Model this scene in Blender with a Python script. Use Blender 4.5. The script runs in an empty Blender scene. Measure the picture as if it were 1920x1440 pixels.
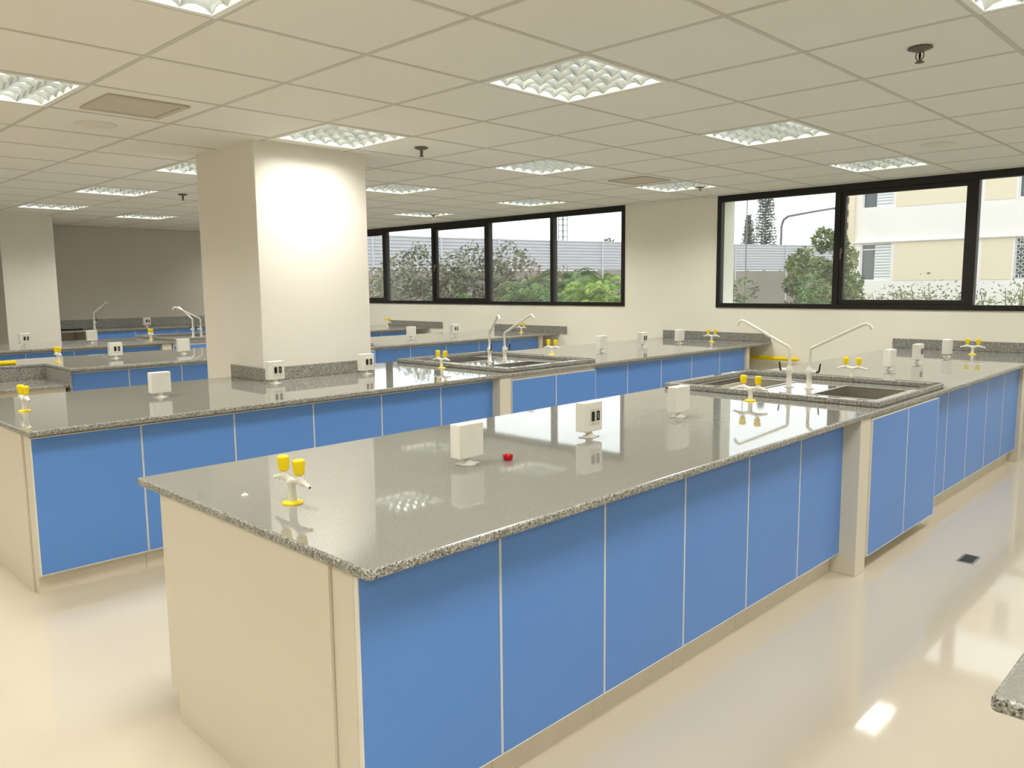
import bpy, bmesh, math, random
from mathutils import Vector, Matrix
random.seed(7)
PI = math.pi
C = bpy.context.scene.collection
SC = bpy.context.scene

# ------------------------------------------------------------------ camera
CAM = Vector((0, 0, 1.6))
YAW, PITCH, ROLL, FPX = 0.7728, -0.1214, -0.0098, 1499.748
F = Vector((math.cos(YAW)*math.cos(PITCH), math.sin(YAW)*math.cos(PITCH), math.sin(PITCH)))
R0 = Vector((math.sin(YAW), -math.cos(YAW), 0))
U0 = R0.cross(F)
R = R0*math.cos(ROLL) + U0*math.sin(ROLL)
U = U0*math.cos(ROLL) - R0*math.sin(ROLL)
cam = bpy.data.cameras.new('camera')
cam.sensor_width = 36
cam.lens = FPX/1920*36
cam.clip_start = 0.05
cam.clip_end = 400
cam_o = bpy.data.objects.new('camera', cam)
C.objects.link(cam_o)
M = Matrix((R, U, -F)).transposed().to_4x4()
M.translation = CAM
cam_o.matrix_world = M
SC.camera = cam_o

# ------------------------------------------------------------------ sky, exposure
w = bpy.data.worlds.new('overcast_sky')
SC.world = w
w.use_nodes = True
bg = w.node_tree.nodes['Background']
bg.inputs[0].default_value = (0.93, 0.965, 1.0, 1)
bg.inputs[1].default_value = 2.15
SC.view_settings.view_transform = 'Standard'
SC.view_settings.look = 'None'
SC.view_settings.exposure = 0.17
SC.view_settings.gamma = 1
SC.view_settings.use_curve_mapping = False
LAMP_W = 15.0
LAMP_COL = (1.0, 0.962, 0.905)

# ------------------------------------------------------------------ materials
def srgb(r, g, b):
    f = lambda c: (c/255/12.92) if c/255 <= 0.04045 else ((c/255+0.055)/1.055)**2.4
    return (f(r), f(g), f(b), 1)

def mat(name, col, rough=0.5, metal=0.0, ior=1.45, var=0.03, scale=6.0, bump=0.0, bscale=40.0, emit=0, coat=0):
    m = bpy.data.materials.new(name)
    m.use_nodes = True
    nt = m.node_tree
    b = nt.nodes['Principled BSDF']
    b.inputs['Roughness'].default_value = rough
    b.inputs['Metallic'].default_value = metal
    b.inputs['IOR'].default_value = ior
    if coat:
        b.inputs['Coat Weight'].default_value = coat
        b.inputs['Coat Roughness'].default_value = 0.04
    if emit:
        b.inputs['Emission Color'].default_value = col
        b.inputs['Emission Strength'].default_value = emit
    tc = nt.nodes.new('ShaderNodeTexCoord')
    n = nt.nodes.new('ShaderNodeTexNoise')
    n.inputs['Scale'].default_value = scale
    n.inputs['Detail'].default_value = 4
    nt.links.new(tc.outputs['Object'], n.inputs['Vector'])
    r = nt.nodes.new('ShaderNodeValToRGB')
    r.color_ramp.elements[0].position = 0.3
    r.color_ramp.elements[1].position = 0.7
    r.color_ramp.elements[0].color = tuple(c*(1-var) for c in col[:3])+(1,)
    r.color_ramp.elements[1].color = tuple(min(1, c*(1+var)) for c in col[:3])+(1,)
    nt.links.new(n.outputs['Fac'], r.inputs['Fac'])
    nt.links.new(r.outputs['Color'], b.inputs['Base Color'])
    if bump:
        n2 = nt.nodes.new('ShaderNodeTexNoise')
        n2.inputs['Scale'].default_value = bscale
        nt.links.new(tc.outputs['Object'], n2.inputs['Vector'])
        bp = nt.nodes.new('ShaderNodeBump')
        bp.inputs['Strength'].default_value = bump
        bp.inputs['Distance'].default_value = 0.01
        nt.links.new(n2.outputs['Fac'], bp.inputs['Height'])
        nt.links.new(bp.outputs['Normal'], b.inputs['Normal'])
    return m

def granite(name):
    # speckled grey granite: polished flat top, raw speckled rounded edge
    m = bpy.data.materials.new(name)
    m.use_nodes = True
    nt = m.node_tree
    L = nt.links.new
    b = nt.nodes['Principled BSDF']
    b.inputs['IOR'].default_value = 1.62
    tc = nt.nodes.new('ShaderNodeTexCoord')
    v = nt.nodes.new('ShaderNodeTexVoronoi')
    v.inputs['Scale'].default_value = 260
    L(tc.outputs['Object'], v.inputs['Vector'])
    sep = nt.nodes.new('ShaderNodeSeparateColor')
    L(v.outputs['Color'], sep.inputs[0])
    def ramp(cols):
        r = nt.nodes.new('ShaderNodeValToRGB')
        r.color_ramp.interpolation = 'CONSTANT'
        e = r.color_ramp.elements
        e[0].position = 0; e[0].color = cols[0][1]
        e[1].position = cols[1][0]; e[1].color = cols[1][1]
        for p, c in cols[2:]:
            k = e.new(p); k.color = c
        L(sep.outputs[0], r.inputs['Fac'])
        return r
    top = ramp([(0, srgb(132, 133, 127)), (0.15, srgb(138, 139, 132)), (0.6, srgb(141, 142, 135)), (0.85, srgb(146, 146, 139))])
    edge = ramp([(0, srgb(74, 71, 64)), (0.2, srgb(134, 134, 127)), (0.6, srgb(162, 161, 153)), (0.85, srgb(200, 198, 190))])
    g = nt.nodes.new('ShaderNodeNewGeometry')
    s2 = nt.nodes.new('ShaderNodeSeparateXYZ')
    L(g.outputs['Normal'], s2.inputs[0])
    mr = nt.nodes.new('ShaderNodeMapRange')
    mr.inputs['From Min'].default_value = 0.90
    mr.inputs['From Max'].default_value = 0.995
    L(s2.outputs['Z'], mr.inputs['Value'])
    mx = nt.nodes.new('ShaderNodeMix')
    mx.data_type = 'RGBA'
    L(mr.outputs[0], mx.inputs[0]); L(edge.outputs[0], mx.inputs[6]); L(top.outputs[0], mx.inputs[7])
    L(mx.outputs[2], b.inputs['Base Color'])
    mr2 = nt.nodes.new('ShaderNodeMapRange')
    mr2.inputs['To Min'].default_value = 0.4
    mr2.inputs['To Max'].default_value = 0.035
    L(mr.outputs[0], mr2.inputs['Value']); L(mr2.outputs[0], b.inputs['Roughness'])
    return m

def glass_mat(name):
    m = bpy.data.materials.new(name)
    m.use_nodes = True
    nt = m.node_tree
    L = nt.links.new
    nt.nodes.remove(nt.nodes['Principled BSDF'])
    out = nt.nodes['Material Output']
    tr = nt.nodes.new('ShaderNodeBsdfTransparent')
    tr.inputs[0].default_value = (0.93, 0.95, 0.94, 1)
    df = nt.nodes.new('ShaderNodeBsdfDiffuse')
    df.inputs[0].default_value = (0.8, 0.82, 0.82, 1)
    gl = nt.nodes.new('ShaderNodeBsdfGlossy')
    gl.inputs['Roughness'].default_value = 0.01
    lw = nt.nodes.new('ShaderNodeLayerWeight')
    lw.inputs[0].default_value = 0.5
    pw = nt.nodes.new('ShaderNodeMath'); pw.operation = 'POWER'; pw.inputs[1].default_value = 5
    L(lw.outputs['Facing'], pw.inputs[0])
    fr = nt.nodes.new('ShaderNodeMath'); fr.operation = 'MULTIPLY_ADD'
    fr.inputs[1].default_value = 0.9; fr.inputs[2].default_value = 0.035
    L(pw.outputs[0], fr.inputs[0])
    no = nt.nodes.new('ShaderNodeTexNoise'); no.inputs['Scale'].default_value = 1.5
    mr = nt.nodes.new('ShaderNodeMapRange')
    mr.inputs['To Min'].default_value = 0.02; mr.inputs['To Max'].default_value = 0.09
    L(no.outputs['Fac'], mr.inputs['Value'])
    m1 = nt.nodes.new('ShaderNodeMixShader')
    L(mr.outputs[0], m1.inputs[0]); L(tr.outputs[0], m1.inputs[1]); L(df.outputs[0], m1.inputs[2])
    m2 = nt.nodes.new('ShaderNodeMixShader')
    L(fr.outputs[0], m2.inputs[0]); L(m1.outputs[0], m2.inputs[1]); L(gl.outputs[0], m2.inputs[2])
    L(m2.outputs[0], out.inputs[0])
    return m

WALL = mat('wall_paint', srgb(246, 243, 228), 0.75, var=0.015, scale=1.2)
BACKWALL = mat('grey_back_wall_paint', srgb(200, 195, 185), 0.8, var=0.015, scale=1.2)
PILLAR = mat('pillar_paint', srgb(232, 228, 218), 0.6, var=0.012, scale=1.5)
FLOOR = mat('epoxy_floor', srgb(204, 195, 176), 0.06, ior=1.5, var=0.02, scale=0.8)
TILE = mat('ceiling_tile_board', srgb(232, 229, 220), 0.85, var=0.012, scale=2)
TBAR = mat('ceiling_bar_paint', srgb(202, 198, 186), 0.6)
GRAN = granite('grey_granite')
CREAM = mat('cream_laminate', srgb(220, 214, 197), 0.45, var=0.012, scale=1.5)
PLINTH = mat('cream_plinth', srgb(218, 210, 190), 0.5)
TRIM = mat('white_edge_trim', srgb(232, 230, 222), 0.4)
BLUE = mat('blue_laminate', srgb(95, 145, 219), 0.38, var=0.012, scale=1.5)
WPL = mat('white_plastic', srgb(236, 234, 224), 0.3)
BLK = mat('black_plastic', srgb(22, 20, 18), 0.35)
YEL = mat('yellow_plastic', srgb(250, 220, 0), 0.32)
RED = mat('red_plastic', srgb(190, 10, 25), 0.25)
STEEL = mat('stainless_steel', srgb(205, 202, 194), 0.3, metal=1.0, var=0.06, scale=20)
GREYM = mat('dark_grey_metal', srgb(112, 106, 92), 0.4, metal=0.5)
DARK = mat('dark_gap', srgb(30, 28, 25), 0.8)
FRAME = mat('black_window_aluminium', srgb(30, 26, 22), 0.45)
GLASS = glass_mat('window_glass')
LOUV = mat('louvre_aluminium', srgb(200, 206, 204), 0.25, metal=0.6, var=0.02)
FIXW = mat('fixture_white', srgb(238, 238, 230), 0.4)
TUBE = mat('fluorescent_tube_glow', (1.0, 0.98, 0.93, 1), 0.3, emit=12.0)
VENTM = mat('vent_beige_metal', srgb(196, 188, 170), 0.5)
SPK = mat('speaker_disc_beige', srgb(224, 219, 206), 0.6)

# ------------------------------------------------------------------ mesh helpers
class MB:
    def __init__(s):
        s.v = []; s.f = []; s.sm = []
    def add(s, vs, fs, smooth=False):
        o = len(s.v)
        s.v += [tuple(p) for p in vs]
        s.f += [tuple(i+o for i in q) for q in fs]
        s.sm += [smooth]*len(fs)
    def box(s, x0, x1, y0, y1, z0, z1):
        s.add([(x0,y0,z0),(x1,y0,z0),(x1,y1,z0),(x0,y1,z0),(x0,y0,z1),(x1,y0,z1),(x1,y1,z1),(x0,y1,z1)],
              [(0,3,2,1),(4,5,6,7),(0,1,5,4),(1,2,6,5),(2,3,7,6),(3,0,4,7)])
        return s
    def tube(s, pts, rad, n=12, smooth=True, caps=True):
        pts = [Vector(p) for p in pts]
        if not isinstance(rad, (list, tuple)): rad = [rad]*len(pts)
        prev = None; rings = []
        for i, p in enumerate(pts):
            t = (pts[min(i+1, len(pts)-1)] - pts[max(i-1, 0)]).normalized()
            if prev is None:
                a = Vector((0,0,1)) if abs(t.z) < 0.9 else Vector((1,0,0))
                prev = t.cross(a).normalized()
            u = (prev - t*prev.dot(t)).normalized(); prev = u
            v = t.cross(u)
            rings.append([p + (u*math.cos(2*PI*k/n)+v*math.sin(2*PI*k/n))*rad[i] for k in range(n)])
        vs = [q for r_ in rings for q in r_]
        fs = []
        for i in range(len(pts)-1):
            for k in range(n):
                a = i*n+k; b = i*n+(k+1) % n
                fs.append((a, b, b+n, a+n))
        s.add(vs, fs, smooth)
        if caps:
            s.add(rings[0], [tuple(range(n-1, -1, -1))]); s.add(rings[-1], [tuple(range(n))])
        return s
    def lathe(s, prof, cx=0, cy=0, z=0, n=20, smooth=True, flute=0):
        vs = []; fs = []
        for i, (r, h) in enumerate(prof):
            for k in range(n):
                rr = r*(1 - (flute if k % 2 else 0))
                vs.append((cx+rr*math.cos(2*PI*k/n), cy+rr*math.sin(2*PI*k/n), z+h))
        for i in range(len(prof)-1):
            for k in range(n):
                a = i*n+k; b = i*n+(k+1) % n
                fs.append((a, b, b+n, a+n))
        s.add(vs, fs, smooth)
        s.add(vs[:n], [tuple(range(n-1, -1, -1))]); s.add(vs[-n:], [tuple(range(n))])
        return s
    def mesh(s, name):
        me = bpy.data.meshes.new(name)
        me.from_pydata(s.v, [], s.f)
        me.polygons.foreach_set('use_smooth', s.sm)
        bm = bmesh.new(); bm.from_mesh(me)
        bmesh.ops.recalc_face_normals(bm, faces=bm.faces)
        bm.to_mesh(me); bm.free()
        me.update()
        return me

def obj(name, mb, m, parent=None, bevel=0, seg=2, loc=None):
    me = mb.mesh(name) if isinstance(mb, MB) else mb
    if m and not me.materials: me.materials.append(m)
    o = bpy.data.objects.new(name, me)
    C.objects.link(o)
    if parent: o.parent = parent
    if loc: o.location = loc
    if bevel:
        b = o.modifiers.new('bevel', 'BEVEL'); b.width = bevel; b.segments = seg; b.limit_method = 'ANGLE'
        b.harden_normals = False
    return o
def tag(o, label=None, cat=None, group=None, kind=None):
    if label: o['label'] = label
    if cat: o['category'] = cat
    if group: o['group'] = group
    if kind: o['kind'] = kind
    return o
def thing(name, label, cat, loc=(0,0,0), rz=0, group=None):
    o = bpy.data.objects.new(name, None); C.objects.link(o)
    o.empty_display_size = 0.1
    o.location = loc; o.rotation_euler = (0, 0, rz)
    return tag(o, label, cat, group)
def struct(name, mb, m, parent=None, **k):
    o = obj(name, mb, m, parent, **k)
    if not parent: o['kind'] = 'structure'
    return o
def dup(root, label, loc, rz=0, group=None):
    def cp(o, par):
        c = o.copy(); C.objects.link(c)
        if par: c.parent = par
        for ch in list(o.children): cp(ch, c)
        return c
    r = cp(root, None)
    r.location = loc; r.rotation_euler = (0, 0, rz); r['label'] = label
    if group: r['group'] = group
    return r
def slab(us, vs, holes, z0, z1):
    # plan slab over the grid lines us x vs, with cells whose centre lies in a hole left out
    us = sorted(set(us)); vs = sorted(set(vs))
    def solid(i, j):
        if i < 0 or j < 0 or i >= len(us)-1 or j >= len(vs)-1: return False
        x = (us[i]+us[i+1])/2; y = (vs[j]+vs[j+1])/2
        return not any(a < x < b and c < y < d for a, b, c, d in holes)
    mb = MB(); idx = {}
    def vid(i, j, k):
        if (i, j, k) not in idx:
            idx[(i, j, k)] = len(mb.v); mb.v.append((us[i], vs[j], (z0, z1)[k]))
        return idx[(i, j, k)]
    for i in range(len(us)-1):
        for j in range(len(vs)-1):
            if not solid(i, j): continue
            q = lambda a, b, k: vid(i+a, j+b, k)
            mb.f.append((q(0,0,1), q(1,0,1), q(1,1,1), q(0,1,1)))
            mb.f.append((q(0,0,0), q(0,1,0), q(1,1,0), q(1,0,0)))
            if not solid(i-1, j): mb.f.append((q(0,0,0), q(0,0,1), q(0,1,1), q(0,1,0)))
            if not solid(i+1, j): mb.f.append((q(1,0,0), q(1,1,0), q(1,1,1), q(1,0,1)))
            if not solid(i, j-1): mb.f.append((q(0,0,0), q(1,0,0), q(1,0,1), q(0,0,1)))
            if not solid(i, j+1): mb.f.append((q(0,1,0), q(0,1,1), q(1,1,1), q(1,1,0)))
    mb.sm = [False]*len(mb.f)
    return mb

# ------------------------------------------------------------------ room shell
WX, YB, XL, YN = 9.14, 14.9, -2.6, -3.2       # window wall, back wall, wall behind, near wall
CZ = 2.6934
T = 0.7357
OX, OY = 3.0912, 2.5042
struct('floor', MB().box(XL-0.2, WX, YN-0.2, YB+0.2, -0.15, 0), FLOOR)
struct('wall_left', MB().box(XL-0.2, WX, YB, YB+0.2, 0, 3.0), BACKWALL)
struct('wall_near', MB().box(XL-0.2, WX, YN-0.2, YN, 0, 3.0), WALL)
struct('wall_behind', MB().box(XL-0.2, XL, YN, YB, 0, 3.0), WALL)
# window wall, openings reach the ceiling
WZ0 = 1.31
W1 = (-1.62, 5.27); W2 = (6.70, 13.52)
mb = slab([YN-0.2, W1[0], W1[1], W2[0], W2[1], YB+0.2], [-0.15, WZ0, 3.0],
          [(W1[0], W1[1], WZ0, CZ+0.0), (W2[0], W2[1], WZ0, CZ)], WX, WX+0.42)
mb = slab([YN-0.2, W1[0], W1[1], W2[0], W2[1], YB+0.2], [-0.15, WZ0, CZ, 3.0],
          [(W1[0], W1[1], WZ0, CZ), (W2[0], W2[1], WZ0, CZ)], WX, WX+0.42)
mb.v = [(z, x, y) for (x, y, z) in mb.v]
struct('wall_right', mb, WALL)
ceil = struct('ceiling', MB().box(XL-0.2, WX+0.4, YN-0.2, YB+0.2, 2.84, 3.0), WALL)

# structural pillars
struct('wall_pillar', MB().box(3.03, 4.03, 5.60, 6.56, 0, CZ+0.1), PILLAR, bevel=0.006)
struct('wall_pillar', MB().box(3.22, 3.92, 13.35, YB, 0, CZ+0.1), PILLAR, bevel=0.006)

# ------------------------------------------------------------------ ceiling grid
LIGHTS = []
for i in (-6, -3, 0, 3, 6):
    for j in (-6, -3, 0, 3, 6, 9, 12):
        LIGHTS.append((i, j))
LIGHTS += [(2, 13), (6, 15)]
LIGHTS = [c for c in LIGHTS if not (c[0] == -6 and c[1] > 6) and c != (3, 12)]
LS = set(LIGHTS)
def project(p):
    d = Vector(p)-CAM
    z = d.dot(F)
    if z < 0.3: return None
    return 960+FPX*d.dot(R)/z, 720-FPX*d.dot(U)/z
x0i, x1i = -8, 8; y0i, y1i = -8, 16
shared = {}
near = []; rest = MB()
for i in range(x0i, x1i+1):
    for j in range(y0i, y1i+1):
        if (i, j) in LS: continue
        xa, xb = max(OX+i*T, XL), min(OX+(i+1)*T, WX)
        ya, yb = max(OY+j*T, YN), min(OY+(j+1)*T, YB)
        if xb-xa < 0.04 or yb-ya < 0.04: continue
        ins = False
        for cx in (xa, xb):
            for cy in (ya, yb):
                p = project((cx, cy, CZ))
                if p and -20 < p[0] < 1940 and p[1] > -20: ins = True
        if ins: near.append((math.hypot(xa, ya), xa, xb, ya, yb))
        else: rest.box(xa+0.008, xb-0.008, ya+0.008, yb-0.008, CZ+0.0025, CZ+0.0165)
near.sort()
for d, xa, xb, ya, yb in near[:290]:
    key = (round(xb-xa, 3), round(yb-ya, 3))
    if key not in shared:
        hx, hy = key[0]/2-0.008, key[1]/2-0.008
        me = MB().box(-hx, hx, -hy, hy, 0, 0.014).mesh('ceiling_tile'); me.materials.append(TILE)
        shared[key] = me
    obj('ceiling_tile', shared[key], None, ceil, loc=((xa+xb)/2, (ya+yb)/2, CZ+0.0025))
for d, xa, xb, ya, yb in near[290:]:
    rest.box(xa+0.008, xb-0.008, ya+0.008, yb-0.008, CZ+0.0025, CZ+0.0165)
o = obj('distant_ceiling_tiles', rest, TILE, ceil); o['kind'] = 'stuff'
for i in range(x0i, x1i+1):
    x = OX+i*T
    if XL < x < WX: obj('ceiling_bar', MB().box(x-0.013, x+0.013, YN, YB, CZ+0.0005, CZ+0.03), TBAR, ceil)
for j in range(y0i, y1i+2):
    y = OY+j*T
    if YN < y < YB: obj('ceiling_bar', MB().box(XL, WX, y-0.0115, y+0.0115, CZ-0.0003, CZ+0.03), TBAR, ceil)

# ------------------------------------------------------------------ ceiling luminaires
def make_light():
    t = thing('ceiling_light', '', 'ceiling light')
    h = T/2-0.012
    fr = MB()
    w_ = 0.028
    for a in (-1, 1):
        fr.box(-h, h, min(a*h, a*(h-w_)), max(a*h, a*(h-w_)), -0.004, 0.006)
        fr.box(min(a*h, a*(h-w_)), max(a*h, a*(h-w_)), -h+w_, h-w_, -0.004, 0.006)
    obj('frame', fr, FIXW, t)
    g = h-w_
    hs = MB()
    hs.box(-g-0.01, g+0.01, -g-0.01, g+0.01, 0.085, 0.095)
    for a in (-1, 1):
        hs.box(-g-0.01, g+0.01, min(a*g, a*(g+0.01)), max(a*g, a*(g+0.01)), 0.006, 0.085)
        hs.box(min(a*g, a*(g+0.01)), max(a*g, a*(g+0.01)), -g, g, 0.006, 0.085)
    obj('housing', hs, FIXW, t)
    for k in range(4):
        y = (k-1.5)*2*g/4.2
        obj('fluorescent_tube', MB().tube([(-g+0.02, y, 0.062), (g-0.02, y, 0.062)], 0.012, 10), TUBE, t)
    lv = MB()
    n = 5
    # parabolic blades: wide on top, thin below, their lower edge arched up between crossings
    N = n*4
    for k in range(0, n+1):
        p = -g + 2*g*k/n
        for ax in (0, 1):
            vs = []; fs = []; m_ = 6
            for q in range(N+1):
                e = -g+2*g*q/N
                ph = (q % 4)/4.0
                up = 0.026*math.sin(PI*ph)**0.8 if 0 < ph < 1 else 0.0
                wide = 0.007*(1-math.sin(PI*ph)) if 0 < ph < 1 else 0.007
                wt, wb = 0.014+wide, 0.003
                prof = [(-wt, 0.048), (wt, 0.048), (wb+0.004+wide*0.6, up*0.5+0.020), (wb, up), (-wb, up), (-wb-0.004-wide*0.6, up*0.5+0.020)]
                for a, b in prof:
                    a = max(-g, min(g, p+a)); b2 = b+(0.001 if ax else 0)
                    vs.append((a, e, b2) if ax == 0 else (e, a, b2))
            for q in range(N):
                for c_ in range(m_):
                    fs.append((q*m_+c_, q*m_+(c_+1) % m_, (q+1)*m_+(c_+1) % m_, (q+1)*m_+c_))
            lv.add(vs, fs)
    obj('louvre', lv, LOUV, t)
    ld = bpy.data.lights.new('louvre_light', 'AREA')
    ld.shape = 'SQUARE'; ld.size = 2*g-0.04
    ld.energy = LAMP_W; ld.color = LAMP_COL
    ld.spread = math.radians(140)
    lo = bpy.data.objects.new('light_output', ld); C.objects.link(lo); lo.parent = t
    lo.location = (0, 0, -0.006)
    return t
proto = make_light()
LBL = {(0,0): 'largest bright louvred light near the top middle of the photo',
 (0,3): 'louvred ceiling light directly in front of the big square pillar',
 (-3,0): 'louvred ceiling light cut by the top edge, left of centre',
 (-3,3): 'louvred ceiling light at the left edge beside the air vent',
 (0,-3): 'louvred ceiling light cut off at the top right corner',
 (3,0): 'louvred ceiling light above the right window, nearer of the two there',
 (6,0): 'thin louvred ceiling light closest to the right window frame',
 (3,3): 'louvred ceiling light midway between the pillar and the right vent',
 (6,3): 'louvred ceiling light touching the square vent near the window wall',
 (6,6): 'small louvred light above the right half of the far window band',
 (3,6): 'louvred ceiling light just right of the big pillar top',
 (6,9): 'small far louvred light above the left half of the far window band',
 (0,6): 'louvred ceiling light half hidden behind the left side of the pillar',
 (0,9): 'small louvred ceiling light left of the pillar, middle of the far row',
 (0,12): 'small louvred ceiling light above the far left corner pillar',
 (2,13): 'smallest louvred light close to the grey back wall'}
first = True
for c in LIGHTS:
    loc = (OX+(c[0]+0.5)*T, OY+(c[1]+0.5)*T, CZ)
    lab = LBL.get(c, 'white louvred square ceiling light outside the view or hidden behind the pillar')
    g = 'louvred square lights in the ceiling grid'
    if first:
        proto.location = loc; proto['label'] = lab; proto['group'] = g; first = False
    else: dup(proto, lab, loc, group=g)

# ------------------------------------------------------------------ vents, sprinklers, speakers
def vent(x, y, label):
    t = thing('ceiling_vent', label, 'air vent', (x, y, CZ), group='air vents in the ceiling')
    f = MB(); a = 0.235
    for s in (-1, 1):
        f.box(-a, a, min(s*a, s*(a-0.04)), max(s*a, s*(a-0.04)), -0.012, 0.002)
        f.box(min(s*a, s*(a-0.04)), max(s*a, s*(a-0.04)), -a+0.04, a-0.04, -0.012, 0.002)
    obj('vent_frame', f, VENTM, t, bevel=0.004)
    obj('vent_backing', MB().box(-a+0.04, a-0.04, -a+0.04, a-0.04, 0.0, 0.003), mat('vent_backing_grey', srgb(158, 148, 132), 0.8) if 'vent_backing_grey' not in bpy.data.materials else bpy.data.materials['vent_backing_grey'], t)
    for k in range(15):
        yy = -0.183+k*0.026
        m_ = MB()
        m_.add([(-0.19, yy, -0.004), (0.19, yy, -0.004), (0.19, yy+0.0245, -0.008), (-0.19, yy+0.0245, -0.008),
                (-0.19, yy, -0.002), (0.19, yy, -0.002), (0.19, yy+0.0245, -0.006), (-0.19, yy+0.0245, -0.006)],
               [(0,3,2,1),(4,5,6,7),(0,1,5,4),(1,2,6,5),(2,3,7,6),(3,0,4,7)])
        obj('vent_slat', m_, VENTM, t)
vent(1.99, 5.08, 'square beige slatted air vent beside the light at upper left')
vent(7.10, 5.03, 'square beige slatted air vent next to a light near the window wall')
def sprinkler():
    t = thing('sprinkler_head', '', 'sprinkler')
    obj('rosette', MB().lathe([(0.05, 0.0), (0.055, -0.006), (0.03, -0.016), (0.014, -0.02)], n=24), GREYM, t)
    obj('bulb', MB().lathe([(0.004, -0.02), (0.006, -0.035), (0.004, -0.055)], n=8), DARK, t)
    fr = MB()
    for s in (-1, 1):
        fr.tube([(0, s*0.010, -0.018), (0, s*0.018, -0.03), (0, s*0.017, -0.045), (0, s*0.005, -0.06)], 0.0028, 6)
    obj('sprinkler_frame', fr, GREYM, t)
    obj('deflector', MB().lathe([(0.006, -0.058), (0.02, -0.066), (0.02, -0.069), (0.004, -0.07)], n=16), GREYM, t)
    return t
SPR = [(4.15, 1.35, 'large chrome sprinkler head at upper right of the ceiling'),
       (4.16, 5.03, 'sprinkler head in the ceiling just right of the pillar top'),
       (8.08, 4.89, 'sprinkler head beside the light nearest the wall between windows'),
       (4.12, 9.30, 'small sprinkler head on the ceiling left of the pillar'),
       (8.02, 9.45, 'tiny sprinkler head under the light above the far window band')]
sp = sprinkler()
for k, (x, y, l) in enumerate(SPR):
    if k == 0: sp.location = (x, y, CZ); sp['label'] = l; sp['group'] = 'sprinkler heads'
    else: dup(sp, l, (x, y, CZ), group='sprinkler heads')
for x, y, l in [(2.01, 5.80, 'flat round beige ceiling speaker behind the left air vent'),
                (7.10, 2.14, 'flat round beige ceiling speaker above the right window')]:
    t = thing('ceiling_speaker', l, 'speaker', (x, y, CZ), group='flat ceiling speakers')
    obj('speaker_rim', MB().lathe([(0.13, 0.006), (0.13, -0.002), (0.115, -0.005)], n=32), SPK, t)
    obj('speaker_grille', MB().lathe([(0.112, -0.003), (0.08, -0.0065), (0.01, -0.008)], n=32), SPK, t)

# ------------------------------------------------------------------ windows
def window(name, y0, y1, mulls, sashes):
    fx0, fx1 = WX-0.015, WX+0.07
    f = MB()
    f.box(fx0, fx1, y0, y1, WZ0, WZ0+0.055)
    f.box(fx0, fx1, y0, y1, CZ-0.075, CZ)
    f.box(fx0, fx1, y0, y0+0.055, WZ0+0.055, CZ-0.075)
    f.box(fx0, fx1, y1-0.055, y1, WZ0+0.055, CZ-0.075)
    root = struct(name, f, FRAME)
    edges = [y0+0.055]+[m for m in mulls]+[y1-0.055]
    for m_ in mulls:
        obj('mullion', MB().box(fx0-0.005, fx1, m_-0.032, m_+0.032, WZ0+0.05, CZ-0.07), FRAME, root)
    for k in range(len(edges)-1):
        a = edges[k]+(0.032 if k else 0); b = edges[k+1]-(0.032 if k < len(edges)-2 else 0)
        z0, z1 = WZ0+0.055, CZ-0.075
        if k in sashes:
            s = MB(); q = 0.05
            s.box(fx0+0.005, fx1-0.02, a, b, z0, z0+q); s.box(fx0+0.005, fx1-0.02, a, b, z1-q, z1)
            s.box(fx0+0.005, fx1-0.02, a, a+q, z0+q, z1-q); s.box(fx0+0.005, fx1-0.02, b-q, b, z0+q, z1-q)
            so = obj('sash', s, FRAME, root, bevel=0.004)
            h = MB().box(fx0-0.022, fx0+0.006, b-0.034, b-0.012, 1.93, 1.99)
            h.box(fx0-0.03, fx0-0.02, b-0.03, b-0.016, 1.87, 1.98)
            obj('sash_handle', h, GREYM, so)
            a += q; b -= q; z0 += q; z1 -= q
        obj('window_pane', MB().box(WX+0.022, WX+0.028, a-0.004, b+0.004, z0-0.004, z1+0.004), GLASS, root)
window('window_1', W1[0], W1[1], [-0.38, 1.0, 2.375, 3.755], [1, 3])
window('window_2', W2[0], W2[1], [8.035, 9.42, 10.785, 12.155], [2, 4])

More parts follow.
